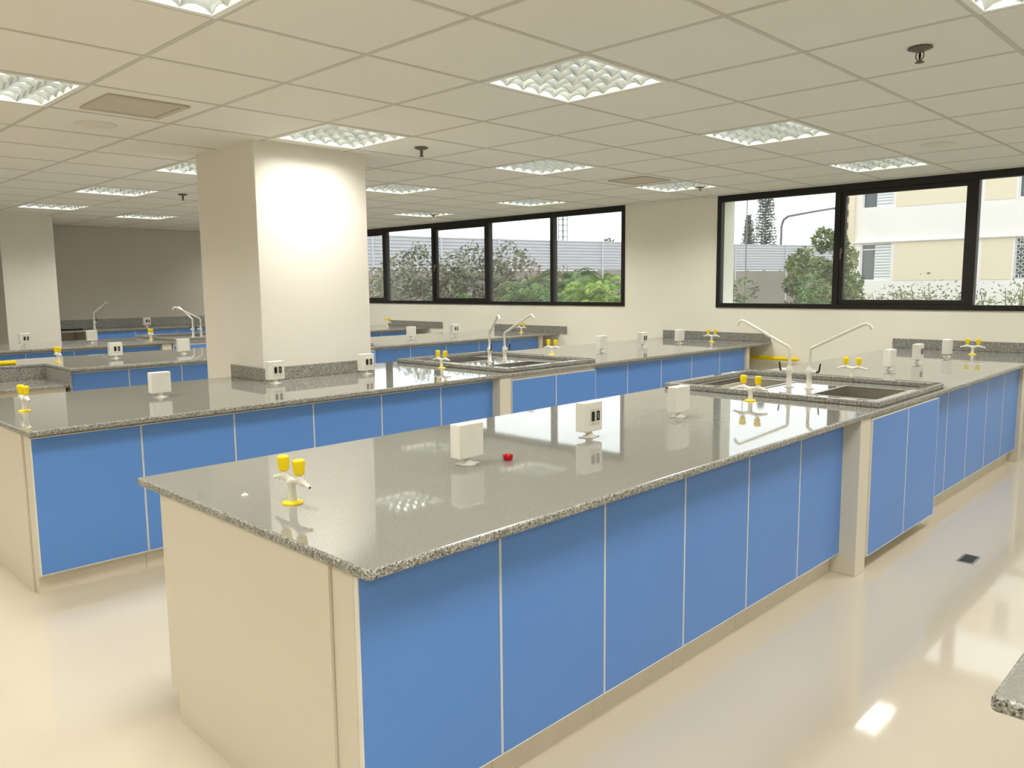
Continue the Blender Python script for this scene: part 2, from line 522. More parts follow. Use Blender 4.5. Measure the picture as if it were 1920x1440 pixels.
# ------------------------------------------------------------------ benches
def worktop(name, label, mb):
    o = obj(name, mb, GRAN, bevel=0.009, seg=3)
    return tag(o, label, 'worktop')
ORD = ['first', 'second', 'third', 'fourth', 'fifth', 'sixth', 'seventh', 'eighth', 'ninth', 'tenth', 'eleventh']
def cabinet(x0, x1, yf, yb, label, ztop=0.868, zdoor=(0.118, 0.845), doors=1, kick=0.05, group=None, kz=0.1, dy=0.0, outer=0):
    t = thing('base_cabinet', label, 'cabinet', (x0, yf, 0), group=group)
    W_ = x1-x0
    if doors == 2:      # hollow carcass, the steel basins hang inside it
        bd = MB().box(0.0005, 0.018, 0.018, yb-yf, kz, ztop)
        bd.box(W_-0.018, W_-0.0005, 0.018, yb-yf, kz, ztop)
        bd.box(0.018, W_-0.018, 0.018, 0.03, kz, ztop)
        bd.box(0.018, W_-0.018, yb-yf-0.015, yb-yf, kz, ztop)
        bd.box(0.018, W_-0.018, 0.03, yb-yf-0.015, kz, kz+0.018)
    else:
        bd = MB().box(0.0005, W_-0.0005, 0.018, yb-yf, kz, ztop)
    obj('cabinet_body', bd, CREAM, t)
    obj('cabinet_plinth', MB().box(0.001, W_-0.001, kick, yb-yf-0.05, 0.0, kz), PLINTH, t)
    wd = W_/doors
    for k in range(doors):
        a = k*wd+0.003; b = (k+1)*wd-0.003
        d = obj('cabinet_door', MB().box(a, b, 0.0, 0.0175, zdoor[0], zdoor[1]), BLUE, t, bevel=0.0012, seg=1)
        tr = MB()
        for (c, e, z0, z1) in ((a-0.002, a+0.0015, zdoor[0], zdoor[1]), (b-0.0015, b+0.002, zdoor[0], zdoor[1]),
                               (a-0.002, b+0.002, zdoor[1]-0.0005, zdoor[1]+0.004), (a-0.002, b+0.002, zdoor[0]-0.003, zdoor[0]+0.0005)):
            tr.box(c, e, -0.0008, 0.0172, z0, z1)
        obj('edge_trim', tr, TRIM, d)
    return t
def pier(name, x0, x1, y0, y1, label, z1=0.869):
    o = obj(name, MB().box(x0, x1, y0, y1, 0, z1), CREAM, bevel=0.003)
    return tag(o, label, 'support')
def tray(x0, x1, y0, y1, label):
    # raised granite rim around a wet area with two steel basins
    t = thing('sink_tray', label, 'sink', ((x0+x1)/2, (y0+y1)/2, 0.9))
    hx, hy = (x1-x0)/2, (y1-y0)/2
    w_ = 0.055
    obj('rim', slab([-hx, -hx+w_, hx-w_, hx], [-hy, -hy+w_, hy-w_, hy], [(-hx+w_, hx-w_, -hy+w_, hy-w_)], 0.0005, 0.036), GRAN, t, bevel=0.007)
    for s in (-1, 1):
        b = MB()
        cy = s*0.40; bx, by, dp = 0.275, 0.205, 0.20
        # lip
        lp = slab([-bx-0.02, -bx, bx, bx+0.02], [cy-by-0.02, cy-by, cy+by, cy+by+0.02], [(-bx, bx, cy-by, cy+by)], 0.0008, 0.0045)
        b.add(lp.v, lp.f)
        th = 0.003
        b.box(-bx, bx, cy-by, cy+by, -dp-th, -dp)
        b.box(-bx-th, -bx, cy-by, cy+by, -dp, 0.002); b.box(bx, bx+th, cy-by, cy+by, -dp, 0.002)
        b.box(-bx, bx, cy-by-th, cy-by, -dp, 0.002); b.box(-bx, bx, cy+by, cy+by+th, -dp, 0.002)
        bo = obj('basin', b, STEEL, t)
        obj('drain', MB().lathe([(0.045, 0), (0.045, 0.003), (0.03, 0.004), (0.028, 0.001)], 0, cy, -dp+0.0005, n=20), STEEL, bo)
    return t
def basin_holes(x0, x1, y0, y1):
    cx, cy = (x0+x1)/2, (y0+y1)/2
    return [(cx-0.279, cx+0.279, cy+s*0.40-0.209, cy+s*0.40+0.209) for s in (-1, 1)]
def hole_lines(hs):
    return [v for h in hs for v in h[:2]], [v for h in hs for v in h[2:]]
def splash(x0, x1, y0, y1, label, z=0.9, h=0.1):
    return tag(obj('backsplash_strip', MB().box(x0, x1, y0, y1, z+0.0005, z+h), GRAN, bevel=0.002, seg=1), label, 'backsplash')

TX = (4.62, 5.78)
# ---- bench 1
B1 = (1.12, WX-0.002, 1.60, 3.07)
ty = (1.625, 3.05)
hs = basin_holes(TX[0], TX[1], ty[0], ty[1]); hu, hv = hole_lines(hs)
worktop('granite_worktop', 'long polished grey granite worktop of the front bench, with rough speckled edge',
        slab([B1[0], B1[1]]+hu, [B1[2], B1[3]]+hv, hs, 0.87, 0.9))
tray(TX[0], TX[1], ty[0], ty[1], 'raised-rim double basin sink area on the front bench')
xs = [1.155+k*(4.325-1.155)/6 for k in range(7)]
for k in range(6):
    cabinet(xs[k], xs[k+1], 1.70, 2.95, '%s blue base cabinet of the front bench from its near end' % ORD[k], group='cabinets of the front bench before the sink')
tag(obj('bench_end_panel', MB().box(1.145, 1.1545, 1.82, 2.86, 0, 0.869), CREAM), 'plain cream end panel of the front bench, nearest the camera', 'panel')
pier('bench_pier', 4.327, 4.464, 1.61, 2.9, 'cream upright pier between blue doors and sink cabinet, front bench')
cabinet(4.47, 5.61, 1.602, 2.95, 'projecting two-door blue sink cabinet of the front bench', zdoor=(0.085, 0.855), doors=2, kick=0.09, kz=0.075,
        group='sink cabinets')
xs = [5.615+k*(8.15-5.615)/5 for k in range(6)]
for k in range(5):
    cabinet(xs[k], xs[k+1], 1.69, 2.95, '%s blue base cabinet beyond the sink on the front bench' % ORD[k], group='cabinets of the front bench beyond the sink')
pier('bench_pier', 8.152, 8.25, 1.66, 2.9, 'cream end pier closing the front bench cabinets at the right edge')
splash(WX-0.024, WX-0.002, 1.40, 3.10, 'low granite backsplash strip on the wall at the end of the front bench')
# ---- bench 2
B2 = (1.13, WX-0.002, 4.50, 6.10)
ty = (4.56, 6.02)
hs = basin_holes(TX[0], TX[1], ty[0], ty[1])
hs2 = hs+[(3.027, 4.033, 5.597, 6.2)]
hu, hv = hole_lines(hs2)
hv = [v for v in hv if v < 6.1]
worktop('granite_worktop', 'long grey granite worktop of the second bench, notched around the pillar',
        slab([B2[0], B2[1]]+hu, [B2[2], B2[3]]+hv, hs2, 0.87, 0.9))
tray(TX[0], TX[1], ty[0], ty[1], 'raised-rim double basin sink area on the second bench, right of the pillar')
xs = [1.165+k*(4.49-1.165)/6 for k in range(7)]
for k in range(6):
    cabinet(xs[k], xs[k+1], 4.595, 5.55, '%s blue base cabinet of the second bench from its left end' % ORD[k], group='cabinets of the second bench before the sink')
tag(obj('bench_end_panel', MB().box(1.155, 1.1645, 4.72, 5.98, 0, 0.869), CREAM), 'plain cream end panel of the second bench, at the left edge', 'panel')
pier('bench_pier', 4.492, 4.618, 4.515, 5.9, 'cream upright pier beside the sink cabinet on the second bench')
cabinet(4.622, 5.72, 4.51, 5.95, 'projecting two-door blue sink cabinet of the second bench', zdoor=(0.085, 0.838), doors=2, kick=0.09, kz=0.075,
        group='sink cabinets')
xs = [5.725+k*(8.62-5.725)/5 for k in range(6)]
for k in range(5):
    cabinet(xs[k], xs[k+1], 4.58, 5.95, '%s blue base cabinet beyond the sink on the second bench' % ORD[k], group='cabinets of the second bench beyond the sink')
pier('bench_pier', 8.622, 8.70, 4.56, 5.9, 'cream end pier of the second bench near the window wall')
splash(WX-0.024, WX-0.002, 4.52, 6.05, 'low granite backsplash strip on the wall at the end of the second bench')
splash(3.008, 3.029, 5.575, 6.095, 'short granite splash strip on the left face of the pillar')
splash(3.03, 4.045, 5.577, 5.599, 'granite splash strip across the front face of the pillar')
# ---- bench 3
hs3 = [(0.3, 2.38, 7.8, 8.68)]
ty = (7.98, 9.40)
bh = basin_holes(TX[0], TX[1], ty[0], ty[1])
hu, hv = hole_lines(bh)
worktop('granite_worktop', 'grey granite worktop of the third bench, behind the pillar',
        slab([0.5, 2.38, WX-0.002]+hu, [7.90, 8.68, 9.45]+hv, hs3+bh, 0.87, 0.9))
lw = obj('granite_worktop', MB().box(0.5, 2.375, 7.98, 8.66, 0.72, 0.75), GRAN, bevel=0.008)
tag(lw, 'lowered grey granite worktop set into the third bench at the left edge', 'worktop')
rs = MB().box(0.5, 2.377, 8.662, 8.678, 0.722, 0.869)
rs.box(2.3785, 2.396, 7.96, 8.678, 0.722, 0.8695)
tag(obj('granite_riser', rs, GRAN), 'dark granite riser behind the lowered worktop at the left edge', 'panel')
t = thing('desk_base', 'cream base with dark slot under the lowered worktop', 'cabinet', (0.5, 8.03, 0))
obj('base_body', MB().box(0, 1.86, 0.02, 0.6, 0, 0.719), CREAM, t)
obj('front_rail', MB().box(0, 1.86, 0.0, 0.0195, 0.66, 0.718), CREAM, t)
obj('front_panel', MB().box(0, 1.86, 0.0, 0.0195, 0.0, 0.635), CREAM, t)
obj('dark_slot', MB().box(0, 1.6, 0.012, 0.0198, 0.636, 0.659), DARK, t, )
tray(TX[0], TX[1], ty[0], ty[1], 'raised-rim sink area on the third bench, hidden partly by the pillar')
xs = [2.40+k*(4.45-2.40)/4 for k in range(5)]
for k in range(4):
    cabinet(xs[k], xs[k+1], 7.99, 9.30, '%s blue base cabinet of the third bench, right of the lowered worktop' % ORD[k], group='cabinets of the third bench before the sink')
pier('bench_pier', 4.452, 4.58, 7.93, 9.2, 'cream pier of the third bench hidden behind the pillar')
cabinet(4.60, 5.75, 7.91, 9.30, 'blue sink cabinet of the third bench, showing right of the pillar', zdoor=(0.085, 0.84), doors=2, kick=0.09, kz=0.075, group='sink cabinets')
xs = [5.755+k*(8.75-5.755)/5 for k in range(6)]
for k in range(5):
    cabinet(xs[k], xs[k+1], 7.99, 9.30, '%s blue base cabinet beyond the sink on the third bench' % ORD[k], group='cabinets of the third bench beyond the sink')
pier('bench_pier', 8.752, 8.83, 7.96, 9.2, 'cream end pier of the third bench at the window wall')
splash(WX-0.024, WX-0.002, 7.75, 9.28, 'low granite backsplash strip on the wall at the end of the third bench')
# ---- bench 4
ty = (11.0, 12.3)
bh = basin_holes(TX[0], TX[1], ty[0], ty[1]); hu, hv = hole_lines(bh)
worktop('granite_worktop', 'grey granite worktop of the fourth bench, farthest of the island benches',
        slab([1.0, WX-0.002]+hu, [10.93, 12.35]+hv, bh, 0.87, 0.9))
tray(TX[0], TX[1], ty[0], ty[1], 'raised-rim sink area on the fourth bench, left of the pillar')
xs = [1.2+k*(4.45-1.2)/6 for k in range(7)]
for k in range(6):
    cabinet(xs[k], xs[k+1], 11.02, 12.2, '%s blue base cabinet of the fourth bench from its left end' % ORD[k], group='cabinets of the fourth bench before the sink')
pier('bench_pier', 4.452, 4.58, 10.96, 12.1, 'cream pier of the fourth bench left of the pillar')
cabinet(4.60, 5.75, 10.94, 12.2, 'blue sink cabinet of the fourth bench', zdoor=(0.085, 0.84), doors=2, kick=0.09, kz=0.075, group='sink cabinets')
xs = [5.755+k*(8.75-5.755)/5 for k in range(6)]
for k in range(5):
    cabinet(xs[k], xs[k+1], 11.02, 12.2, '%s blue base cabinet beyond the sink on the fourth bench' % ORD[k], group='cabinets of the fourth bench beyond the sink')
splash(WX-0.024, WX-0.002, 10.58, 12.1, 'low granite backsplash strip on the wall at the end of the fourth bench')
# ---- back wall counter
t5 = worktop('granite_worktop', 'grey granite worktop running along the grey back wall', MB().box(3.93, 9.1, 14.12, 14.899, 0.925, 0.955))
splash(3.93, 9.1, 14.875, 14.898, 'long dark granite backsplash along the grey back wall', z=0.955, h=0.15)
for k in range(6):
    a = 4.60+k*0.72
    cabinet(a, a+0.715, 14.17, 14.89, '%s blue base cabinet of the back wall counter from its left end' % ORD[k], ztop=0.923, zdoor=(0.118, 0.91), group='cabinets of the back wall counter')
# ---- bench 0, its corner only peeks in at the lower right
tag(obj('granite_worktop', MB().box(1.49, 8.9, -1.1, 0.32, 0.87, 0.9), GRAN, bevel=0.009, seg=3),
    'grey granite worktop corner peeking in at the lower right edge', 'worktop')
xs = [1.95+k*0.6 for k in range(12)]
for k in range(11):
    t = thing('base_cabinet', '%s cream-backed base cabinet under the worktop beyond the right edge' % ORD[k], 'cabinet', (xs[k], -1.0, 0), group='cabinets outside the right edge')
    obj('cabinet_body', MB().box(0, 0.599, 0.0, 1.10, 0.1, 0.869), CREAM, t)
    obj('cabinet_plinth', MB().box(0.0, 0.599, 0.05, 1.05, 0.0, 0.0995), PLINTH, t)

# ------------------------------------------------------------------ gas taps
def gas_tap(name='gas_tap'):
    t = thing(name, '', 'gas tap')
    obj('base_flange', MB().lathe([(0.034, 0.0003), (0.034, 0.004), (0.028, 0.008), (0.014, 0.010)], n=28), YEL, t)
    obj('stem', MB().lathe([(0.0145, 0.009), (0.0135, 0.03), (0.0125, 0.058), (0.017, 0.068), (0.018, 0.075), (0.012, 0.083)], n=20), WPL, t)
    bar = MB().tube([(0, -0.05, 0.084), (0, -0.025, 0.078), (0, 0, 0.074), (0, 0.025, 0.078), (0, 0.05, 0.084)], [0.012, 0.0105, 0.012, 0.0105, 0.012], 14)
    obj('crossbar', bar, WPL, t)
    for s in (-1, 1):
        v = MB().lathe([(0.014, 0.074), (0.017, 0.082), (0.016, 0.092), (0.010, 0.097), (0.009, 0.104)], 0, s*0.048, 0, n=16)
        obj('valve_body', v, WPL, t)
        k = MB().lathe([(0.0155, 0.103), (0.0175, 0.106), (0.0215, 0.142), (0.0205, 0.149), (0.014, 0.153)], 0, s*0.048, 0, n=16, smooth=False, flute=0.09)
        obj('tap_knob', k, YEL, t)
        nz = MB().tube([(0, s*0.055, 0.082), (0, s*0.075, 0.078), (0, s*0.085, 0.076), (0, s*0.110, 0.070)], [0.012, 0.0105, 0.0075, 0.0065], 12)
        n_ = obj('nozzle', nz, WPL, t)
        obj('nozzle_bore', MB().tube([(0, s*0.1098, 0.07005), (0, s*0.1106, 0.0699)], 0.0032, 10), BLK, n_)
    return t
TAPS = [(1.33, 2.31, 'nearest yellow-knobbed gas tap, at the near corner of the front bench'),
 (4.43, 2.31, 'yellow-knobbed gas tap just before the front bench sink, on the near side'),
 (5.98, 2.31, 'yellow-knobbed gas tap just beyond the front bench sink'),
 (8.66, 2.20, 'yellow-knobbed gas tap by the wall strip at the end of the front bench'),
 (1.33, 5.30, 'yellow-knobbed gas tap at the left edge, on the second bench'),
 (4.54, 5.28, 'yellow-knobbed gas tap between the pillar and the second bench sink'),
 (6.15, 5.42, 'yellow-knobbed gas tap just beyond the second bench sink'),
 (8.72, 5.08, 'yellow-knobbed gas tap by the wall strip at the end of the second bench'),
 (2.51, 8.70, 'yellow-knobbed gas tap on the third bench beside the lowered worktop'),
 (8.85, 8.42, 'yellow-knobbed gas tap by the wall strip at the end of the third bench'),
 (4.56, 11.60, 'small yellow-knobbed gas tap on the fourth bench, left of the pillar'),
 (8.80, 11.70, 'tiny yellow-knobbed gas tap by the wall strip of the fourth bench')]
tp = gas_tap()
for k, (x, y, l) in enumerate(TAPS):
    if k == 0: tp.location = (x, y, 0.9); tp['label'] = l; tp['group'] = 'gas taps with paired yellow knobs'
    else: dup(tp, l, (x, y, 0.9), group='gas taps with paired yellow knobs')

# ------------------------------------------------------------------ power boxes on pedestals
def power_box(outlets):
    t = thing('outlet_box', '', 'outlet box')
    ft = MB().lathe([(0.036, 0.0003), (0.036, 0.003), (0.022, 0.008), (0.016, 0.016), (0.015, 0.031)], n=24)
    f = obj('pedestal', ft, WPL, t)
    obj('base_plate', MB().box(-0.045, 0.045, -0.026, 0.026, 0.0004, 0.0042), WPL, t, bevel=0.0015)
    b = MB().box(-0.064, 0.064, -0.029, 0.029, 0.030, 0.166)
    obj('box_body', b, WPL, t, bevel=0.004, seg=3)
    if outlets:
        for s in (-1, 1):
            cx = 0.008+s*0.0185
            pl = MB().box(cx-0.0165, cx+0.0165, -0.0325, -0.0285, 0.062, 0.138)
            p = obj('outlet_plate', pl, WPL, t, bevel=0.0015)
            obj('outlet_socket', MB().box(cx-0.0115, cx+0.0115, -0.0345, -0.0322, 0.078, 0.124), BLK, p, bevel=0.001, seg=1)
            sc = MB()
            for z in (0.069, 0.132):
                sc.tube([(cx, -0.0324, z), (cx, -0.0338, z)], 0.0028, 8)
            obj('plate_screw', sc, GREYM, p)
            if s == 1:
                obj('socket_mark', MB().box(cx-0.004, cx-0.001, -0.0350, -0.0344, 0.088, 0.114), WPL, p)
    return t
pb0, pb1 = power_box(False), power_box(True)
BOX = [(2.11, 2.31, 0, 'plain white pedestal box nearest the camera, beside the red cap'),
 (2.88, 2.31, 1, 'white box with two black sockets in the middle of the front bench'),
 (3.64, 2.31, 0, 'plain white pedestal box on the front bench just before the sink'),
 (6.75, 2.31, 0, 'plain white pedestal box first beyond the front bench sink'),
 (7.49, 2.33, 1, 'white two-socket box beyond the front bench sink, between two plain boxes'),
 (8.25, 2.31, 0, 'plain white pedestal box last before the wall on the front bench'),
 (2.12, 5.30, 0, 'plain white pedestal box on the second bench left of the pillar'),
 (3.01, 5.40, 1, 'white two-socket box at the left front corner of the pillar'),
 (3.83, 5.40, 1, 'white two-socket box at the right front corner of the pillar'),
 (6.82, 5.30, 0, 'plain white pedestal box first beyond the second bench sink'),
 (7.58, 5.30, 1, 'white two-socket box on the second bench between two plain boxes'),
 (8.30, 5.27, 0, 'plain white pedestal box in front of the second bench wall strip'),
 (3.05, 8.70, 1, 'white two-socket box on the third bench left of the pillar'),
 (3.76, 8.70, 0, 'plain white pedestal box on the third bench, close to the pillar'),
 (6.94, 8.70, 0, 'plain white pedestal box on the third bench, right of the pillar'),
 (7.74, 8.70, 1, 'white two-socket box on the third bench, right of the pillar'),
 (2.98, 11.60, 1, 'small white two-socket box on the fourth bench before the corner pillar'),
 (3.78, 11.60, 0, 'small plain white box on the fourth bench before the grey wall'),
 (8.20, 12.0, 0, 'tiny plain white box on the fourth bench beside the big pillar edge'),
 (5.64, 14.5, 1, 'tiny two-socket box on the back wall counter')]
u0 = u1 = False
for x, y, k, l in BOX:
    z = 0.955 if y > 14 else 0.9
    src = pb1 if k else pb0
    g = 'pedestal boxes with two black sockets' if k else 'plain white pedestal boxes'
    if (k and not u1) or (not k and not u0):
        src.location = (x, y, z); src['label'] = l; src['group'] = g
        if k: u1 = True
        else: u0 = True
    else: dup(src, l, (x, y, z), group=g)

# ------------------------------------------------------------------ faucets
def faucet():
    # spout points along +Y, lever on the +Y side
    t = thing('lab_faucet', '', 'faucet')
    obj('faucet_base', MB().lathe([(0.032, 0.0003), (0.032, 0.004), (0.018, 0.008), (0.0165, 0.09), (0.021, 0.098), (0.021, 0.13), (0.014, 0.138), (0.012, 0.15)], n=20), WPL, t)
    obj('valve_arm', MB().tube([(0, 0.0, 0.114), (0, 0.042, 0.114), (0, 0.05, 0.114)], [0.012, 0.012, 0.014], 14), WPL, t)
    obj('lever', MB().tube([(0, 0.046, 0.112), (0, 0.062, 0.114), (0, 0.067, 0.128), (0, 0.073, 0.172)], [0.0065, 0.0065, 0.006, 0.005], 8), BLK, t)
    pts = [(0, 0, 0.145), (0, 0, 0.258), (0, 0.012, 0.274)]
    sx_, sz_ = 0.33, 0.165
    for k in range(1, 7):
        pts.append((0, 0.012+sx_*k/6*1.0, 0.274+sz_*k/6))
    e = pts[-1]
    pts += [(0, e[1]+0.022, e[2]+0.004), (0, e[1]+0.042, e[2]-0.008), (0, e[1]+0.055, e[2]-0.03)]
    obj('spout', MB().tube(pts, 0.0105, 14), WPL, t)
    return t
fa = faucet()
FAU = [(5.20, 2.43, 0.0, 0.9, 'white swan faucet on the front bench with its spout turned left'),
 (5.20, 2.29, PI, 0.9, 'white swan faucet on the front bench with its spout turned right'),
 (5.20, 5.36, 2.60, 0.9, 'white faucet on the second bench with its spout rising nearly straight up'),
 (5.32, 5.28, PI-0.05, 0.9, 'white faucet on the second bench with its hooked spout turned right'),
 (5.20, 11.66, 0.1, 0.9, 'small white faucet on the fourth bench leaning left, by the pillar'),
 (5.32, 11.66, 0.8, 0.9, 'small white faucet on the fourth bench touching the pillar edge'),
 (4.76, 14.45, -0.95, 0.955, 'tiny white faucet on the back wall counter')]
for k, (x, y, rz, z, l) in enumerate(FAU):
    if k == 0: fa.location = (x, y, z); fa['label'] = l; fa['group'] = 'white swan-neck lab faucets'
    else: dup(fa, l, (x, y, z), rz, group='white swan-neck lab faucets')

# ------------------------------------------------------------------ small things
t = thing('red_cap', 'small red plastic cap lying on the front bench beside a white box', 'cap', (2.27, 2.24, 0.9))
obj('cap_body', MB().lathe([(0.017, 0.0003), (0.017, 0.006), (0.020, 0.008), (0.021, 0.02), (0.019, 0.024)], n=24, smooth=False), RED, t)
obj('cap_top', MB().lathe([(0.014, 0.0235), (0.014, 0.0255), (0.006, 0.0262)], n=16), RED, t)
t = thing('white_plug', 'tiny white plug left of the nearest gas tap', 'plug', (1.27, 2.518, 0.9))
obj('plug_disc', MB().lathe([(0.012, 0.0003), (0.012, 0.003), (0.008, 0.005)], n=18), WPL, t)
obj('plug_pin', MB().lathe([(0.004, 0.004), (0.004, 0.009), (0.002, 0.010)], n=10), WPL, t)
t = thing('floor_drain', 'rectangular steel floor drain in the glossy floor at right', 'drain', (5.06, 1.24, 0))
obj('drain_frame', slab([-0.085, -0.073, 0.073, 0.085], [-0.045, -0.034, 0.034, 0.045], [(-0.073, 0.073, -0.034, 0.034)], 0.0003, 0.003), STEEL, t)
obj('drain_pit', MB().box(-0.073, 0.073, -0.034, 0.034, 0.0002, 0.0008), DARK, t)
for k in range(6):
    y = -0.0285+k*0.0114
    obj('drain_bar', MB().box(-0.073, 0.073, y-0.002, y+0.002, 0.0009, 0.0026), GREYM, t)
t = thing('gas_pipe', 'yellow horizontal gas pipe on the wall between front and second bench', 'pipe', (WX-0.06, 4.16, 0.71))
obj('pipe_length', MB().tube([(0, 0.02, 0), (0, 1.0, 0)], 0.024, 14), YEL, t)
obj('pipe_cap', MB().tube([(0, -0.03, 0), (0, 0.03, 0)], [0.012, 0.028], 14), YEL, t)
t = thing('yellow_roll', 'yellow object lying on the third bench at the left edge', 'tube', (2.10, 8.80, 0.9))
obj('roll_body', MB().tube([(-0.24, 0.03, 0.0215), (0.06, -0.03, 0.0215)], 0.021, 14), YEL, t)
t = thing('black_rod', 'thin black rod lying at the back counter beside the corner pillar', 'rod', (4.3, 14.45, 0.955))
obj('rod_bar', MB().tube([(-0.3, 0.05, 0.012), (0.25, -0.1, 0.012)], 0.011, 8), BLK, t)

# ------------------------------------------------------------------ outside
GZ = -3.0
struct('ground', MB().box(WX+0.42, 130, -70, 110, GZ-0.2, GZ), mat('outside_ground', srgb(120, 125, 95), 0.9, var=0.1, scale=0.4))
HB = mat('hoarding_white_sheet', srgb(208, 206, 212), 0.5)
CONC = mat('grey_concrete_wall', srgb(150, 142, 134), 0.85, var=0.08, scale=0.5)
poly = [(19.0, 32.0), (26.8, 31.1), (33.5, 29.6), (46.5, 25.6), (57.0, 20.5)]
barrier = thing('noise_barrier', 'long white ribbed noise barrier on a grey wall across the street', 'barrier', (19.0, 32.0, GZ))
bx0, by0 = 19.0, 32.0
segs = []
for a, b in zip(poly[:-1], poly[1:]):
    L_ = math.hypot(b[0]-a[0], b[1]-a[1]); n = max(1, round(L_/3.4))
    for k in range(n):
        segs.append(((a[0]+(b[0]-a[0])*k/n, a[1]+(b[1]-a[1])*k/n), (a[0]+(b[0]-a[0])*(k+1)/n, a[1]+(b[1]-a[1])*(k+1)/n)))
for a, b in segs:
    d = Vector((b[0]-a[0], b[1]-a[1], 0)); L_ = d.length; d.normalize(); nn = Vector((d.y, -d.x, 0))
    if nn.dot(Vector((-a[0], -a[1], 0))) < 0: nn = -nn
    def panel(prof, e0, e1):
        m_ = MB(); vs = []
        for e in (e0, e1):
            for (o_, z) in prof:
                p = Vector((a[0]-bx0, a[1]-by0, 0))+d*e+nn*o_
                vs.append((p.x, p.y, z-GZ))
        k = len(prof)
        m_.add(vs, [(q, (q+1) % k, (q+1) % k+k, q+k) for q in range(k)]+[tuple(range(k)), tuple(range(2*k-1, k-1, -1))])
        return m_
    prof = [(0, 2.46)]
    nr = 10
    for r_ in range(nr):
        z = 2.46+r_*(4.1-2.46)/nr; h = (4.1-2.46)/nr
        prof += [(0.05, z), (0.05, z+h*0.55), (0.12, z+h*0.62), (0.12, z+h*0.97)]
    prof += [(0.05, 4.1), (0, 4.1)]
    obj('ribbed_panel', panel(prof, 0.03, L_-0.03), HB, barrier)
    obj('concrete_panel', panel([(0, GZ), (0.15, GZ), (0.15, 2.44), (0, 2.44)], 0.02, L_-0.02), CONC, barrier)
    obj('barrier_post', panel([(-0.05, GZ), (0.17, GZ), (0.17, 4.12), (-0.05, 4.12)], -0.05, 0.03), HB, barrier)

# near apartment block (facade parallel to the window wall)
WHT = mat('white_render', srgb(236, 228, 222), 0.85, var=0.02, scale=0.3)
PEACH = mat('peach_render_band', srgb(228, 212, 186), 0.85, var=0.02, scale=0.3)
SHUT = mat('white_shutter', srgb(225, 225, 225), 0.5)
DGLASS = mat('dark_window_glass', srgb(95, 98, 102), 0.15)
s_ = 33/24.0
fy = lambda y: y*s_
fz = lambda z: 1.6+(z-1.6)*s_
BXF = 33.0
ap = thing('apartment_block', 'white apartment block with peach bands outside the right window', 'building', (BXF, 0, GZ))
def fbox(name, y0, y1, z0, z1, m, proud, par=ap, d=0.0):
    return obj(name, MB().box(-proud, d, y0, y1, z0-GZ, z1-GZ), m, par)
wins = []
cols = [(9.17, 8.31), (5.26, 4.40), (1.3, 0.4), (-3.0, -3.9)]
floors_ = [1.66+2.06*k for k in range(-2, 4)]
vs_ = [GZ]; us_ = [-22.0, fy(9.36)]
holes = []
for c in cols:
    for z in floors_:
        h = (fy(c[1]), fy(c[0]), fz(z), fz(z+1.07)); holes.append(h)
        us_ += [h[0], h[1]]; vs_ += [h[2], h[3]]
vs_.append(11.0)
mb = slab(us_, vs_, holes, 0, 0.25)
mb.v = [(z, x, y-GZ) for (x, y, z) in mb.v]
obj('facade_wall', mb, WHT, ap)
obj('block_core', MB().box(0.45, 10, -22.0, fy(9.36), 0, 11-GZ), WHT, ap)
obj('corner_fin', MB().box(-0.12, 0.6, fy(9.36)-0.001, fy(9.52), 0, 11-GZ), PEACH, ap)
for c in cols:
    for z in floors_:
        y0, y1, z0, z1 = fy(c[1]), fy(c[0]), fz(z), fz(z+1.07)
        wn = obj('block_window', slab([y0, y0+0.05, y1-0.05, y1], [z0, z0+0.05, z1-0.05, z1], [(y0+0.05, y1-0.05, z0+0.05, z1-0.05)], 0.05, 0.12), SHUT, ap)
        me = wn.data
        for v in me.vertices: v.co = Vector((v.co.z, v.co.x, v.co.y-GZ))
        ym = y0+(y1-y0)*0.55
        obj('block_pane', MB().box(0.14, 0.16, ym, y1-0.04, z0+0.04-GZ, z1-0.04-GZ), DGLASS, wn)
        sh = MB()
        for k in range(12):
            zz = z0+0.05+k*(z1-z0-0.1)/12
            sh.box(0.07, 0.11, y0+0.05, ym, zz-GZ, zz+(z1-z0-0.1)/12*0.85-GZ)
        obj('shutter', sh, SHUT, wn)
        if z == floors_[2]: obj('transom', MB().box(0.08, 0.13, ym, y1-0.05, z1-0.26-GZ, z1-0.22-GZ), SHUT, wn)
for (ya, yb) in [(8.24, 6.40), (6.02, 5.32), (4.3, 1.4), (0.3, -2.9)]:
    for z in floors_:
        obj('peach_band', MB().box(-0.015, 0.0, fy(yb), fy(ya), fz(z)-GZ, fz(z+1.05)-GZ), PEACH, ap)
for z in floors_:
    obj('floor_ledge', MB().box(-0.1, 0.0, -22, fy(9.36), fz(z+1.085)-GZ, fz(z+1.085)+0.07-GZ), WHT, ap)

# patterned grille on the second column of windows
gr = MB()
gy0, gy1, gz0, gz1 = fy(4.40), fy(5.26), fz(1.66), fz(2.73)
for k in range(6):
    for l_ in range(7):
        cy = gy0+(k+0.5)*(gy1-gy0)/6; cz = gz0+(l_+0.5)*(gz1-gz0)/7-GZ
        gr.tube([(0.0, cy+0.075*math.cos(a*PI/4), cz+0.075*math.sin(a*PI/4)) for a in range(9)], 0.014, 5)
obj('ring_grille', gr, SHUT, ap)

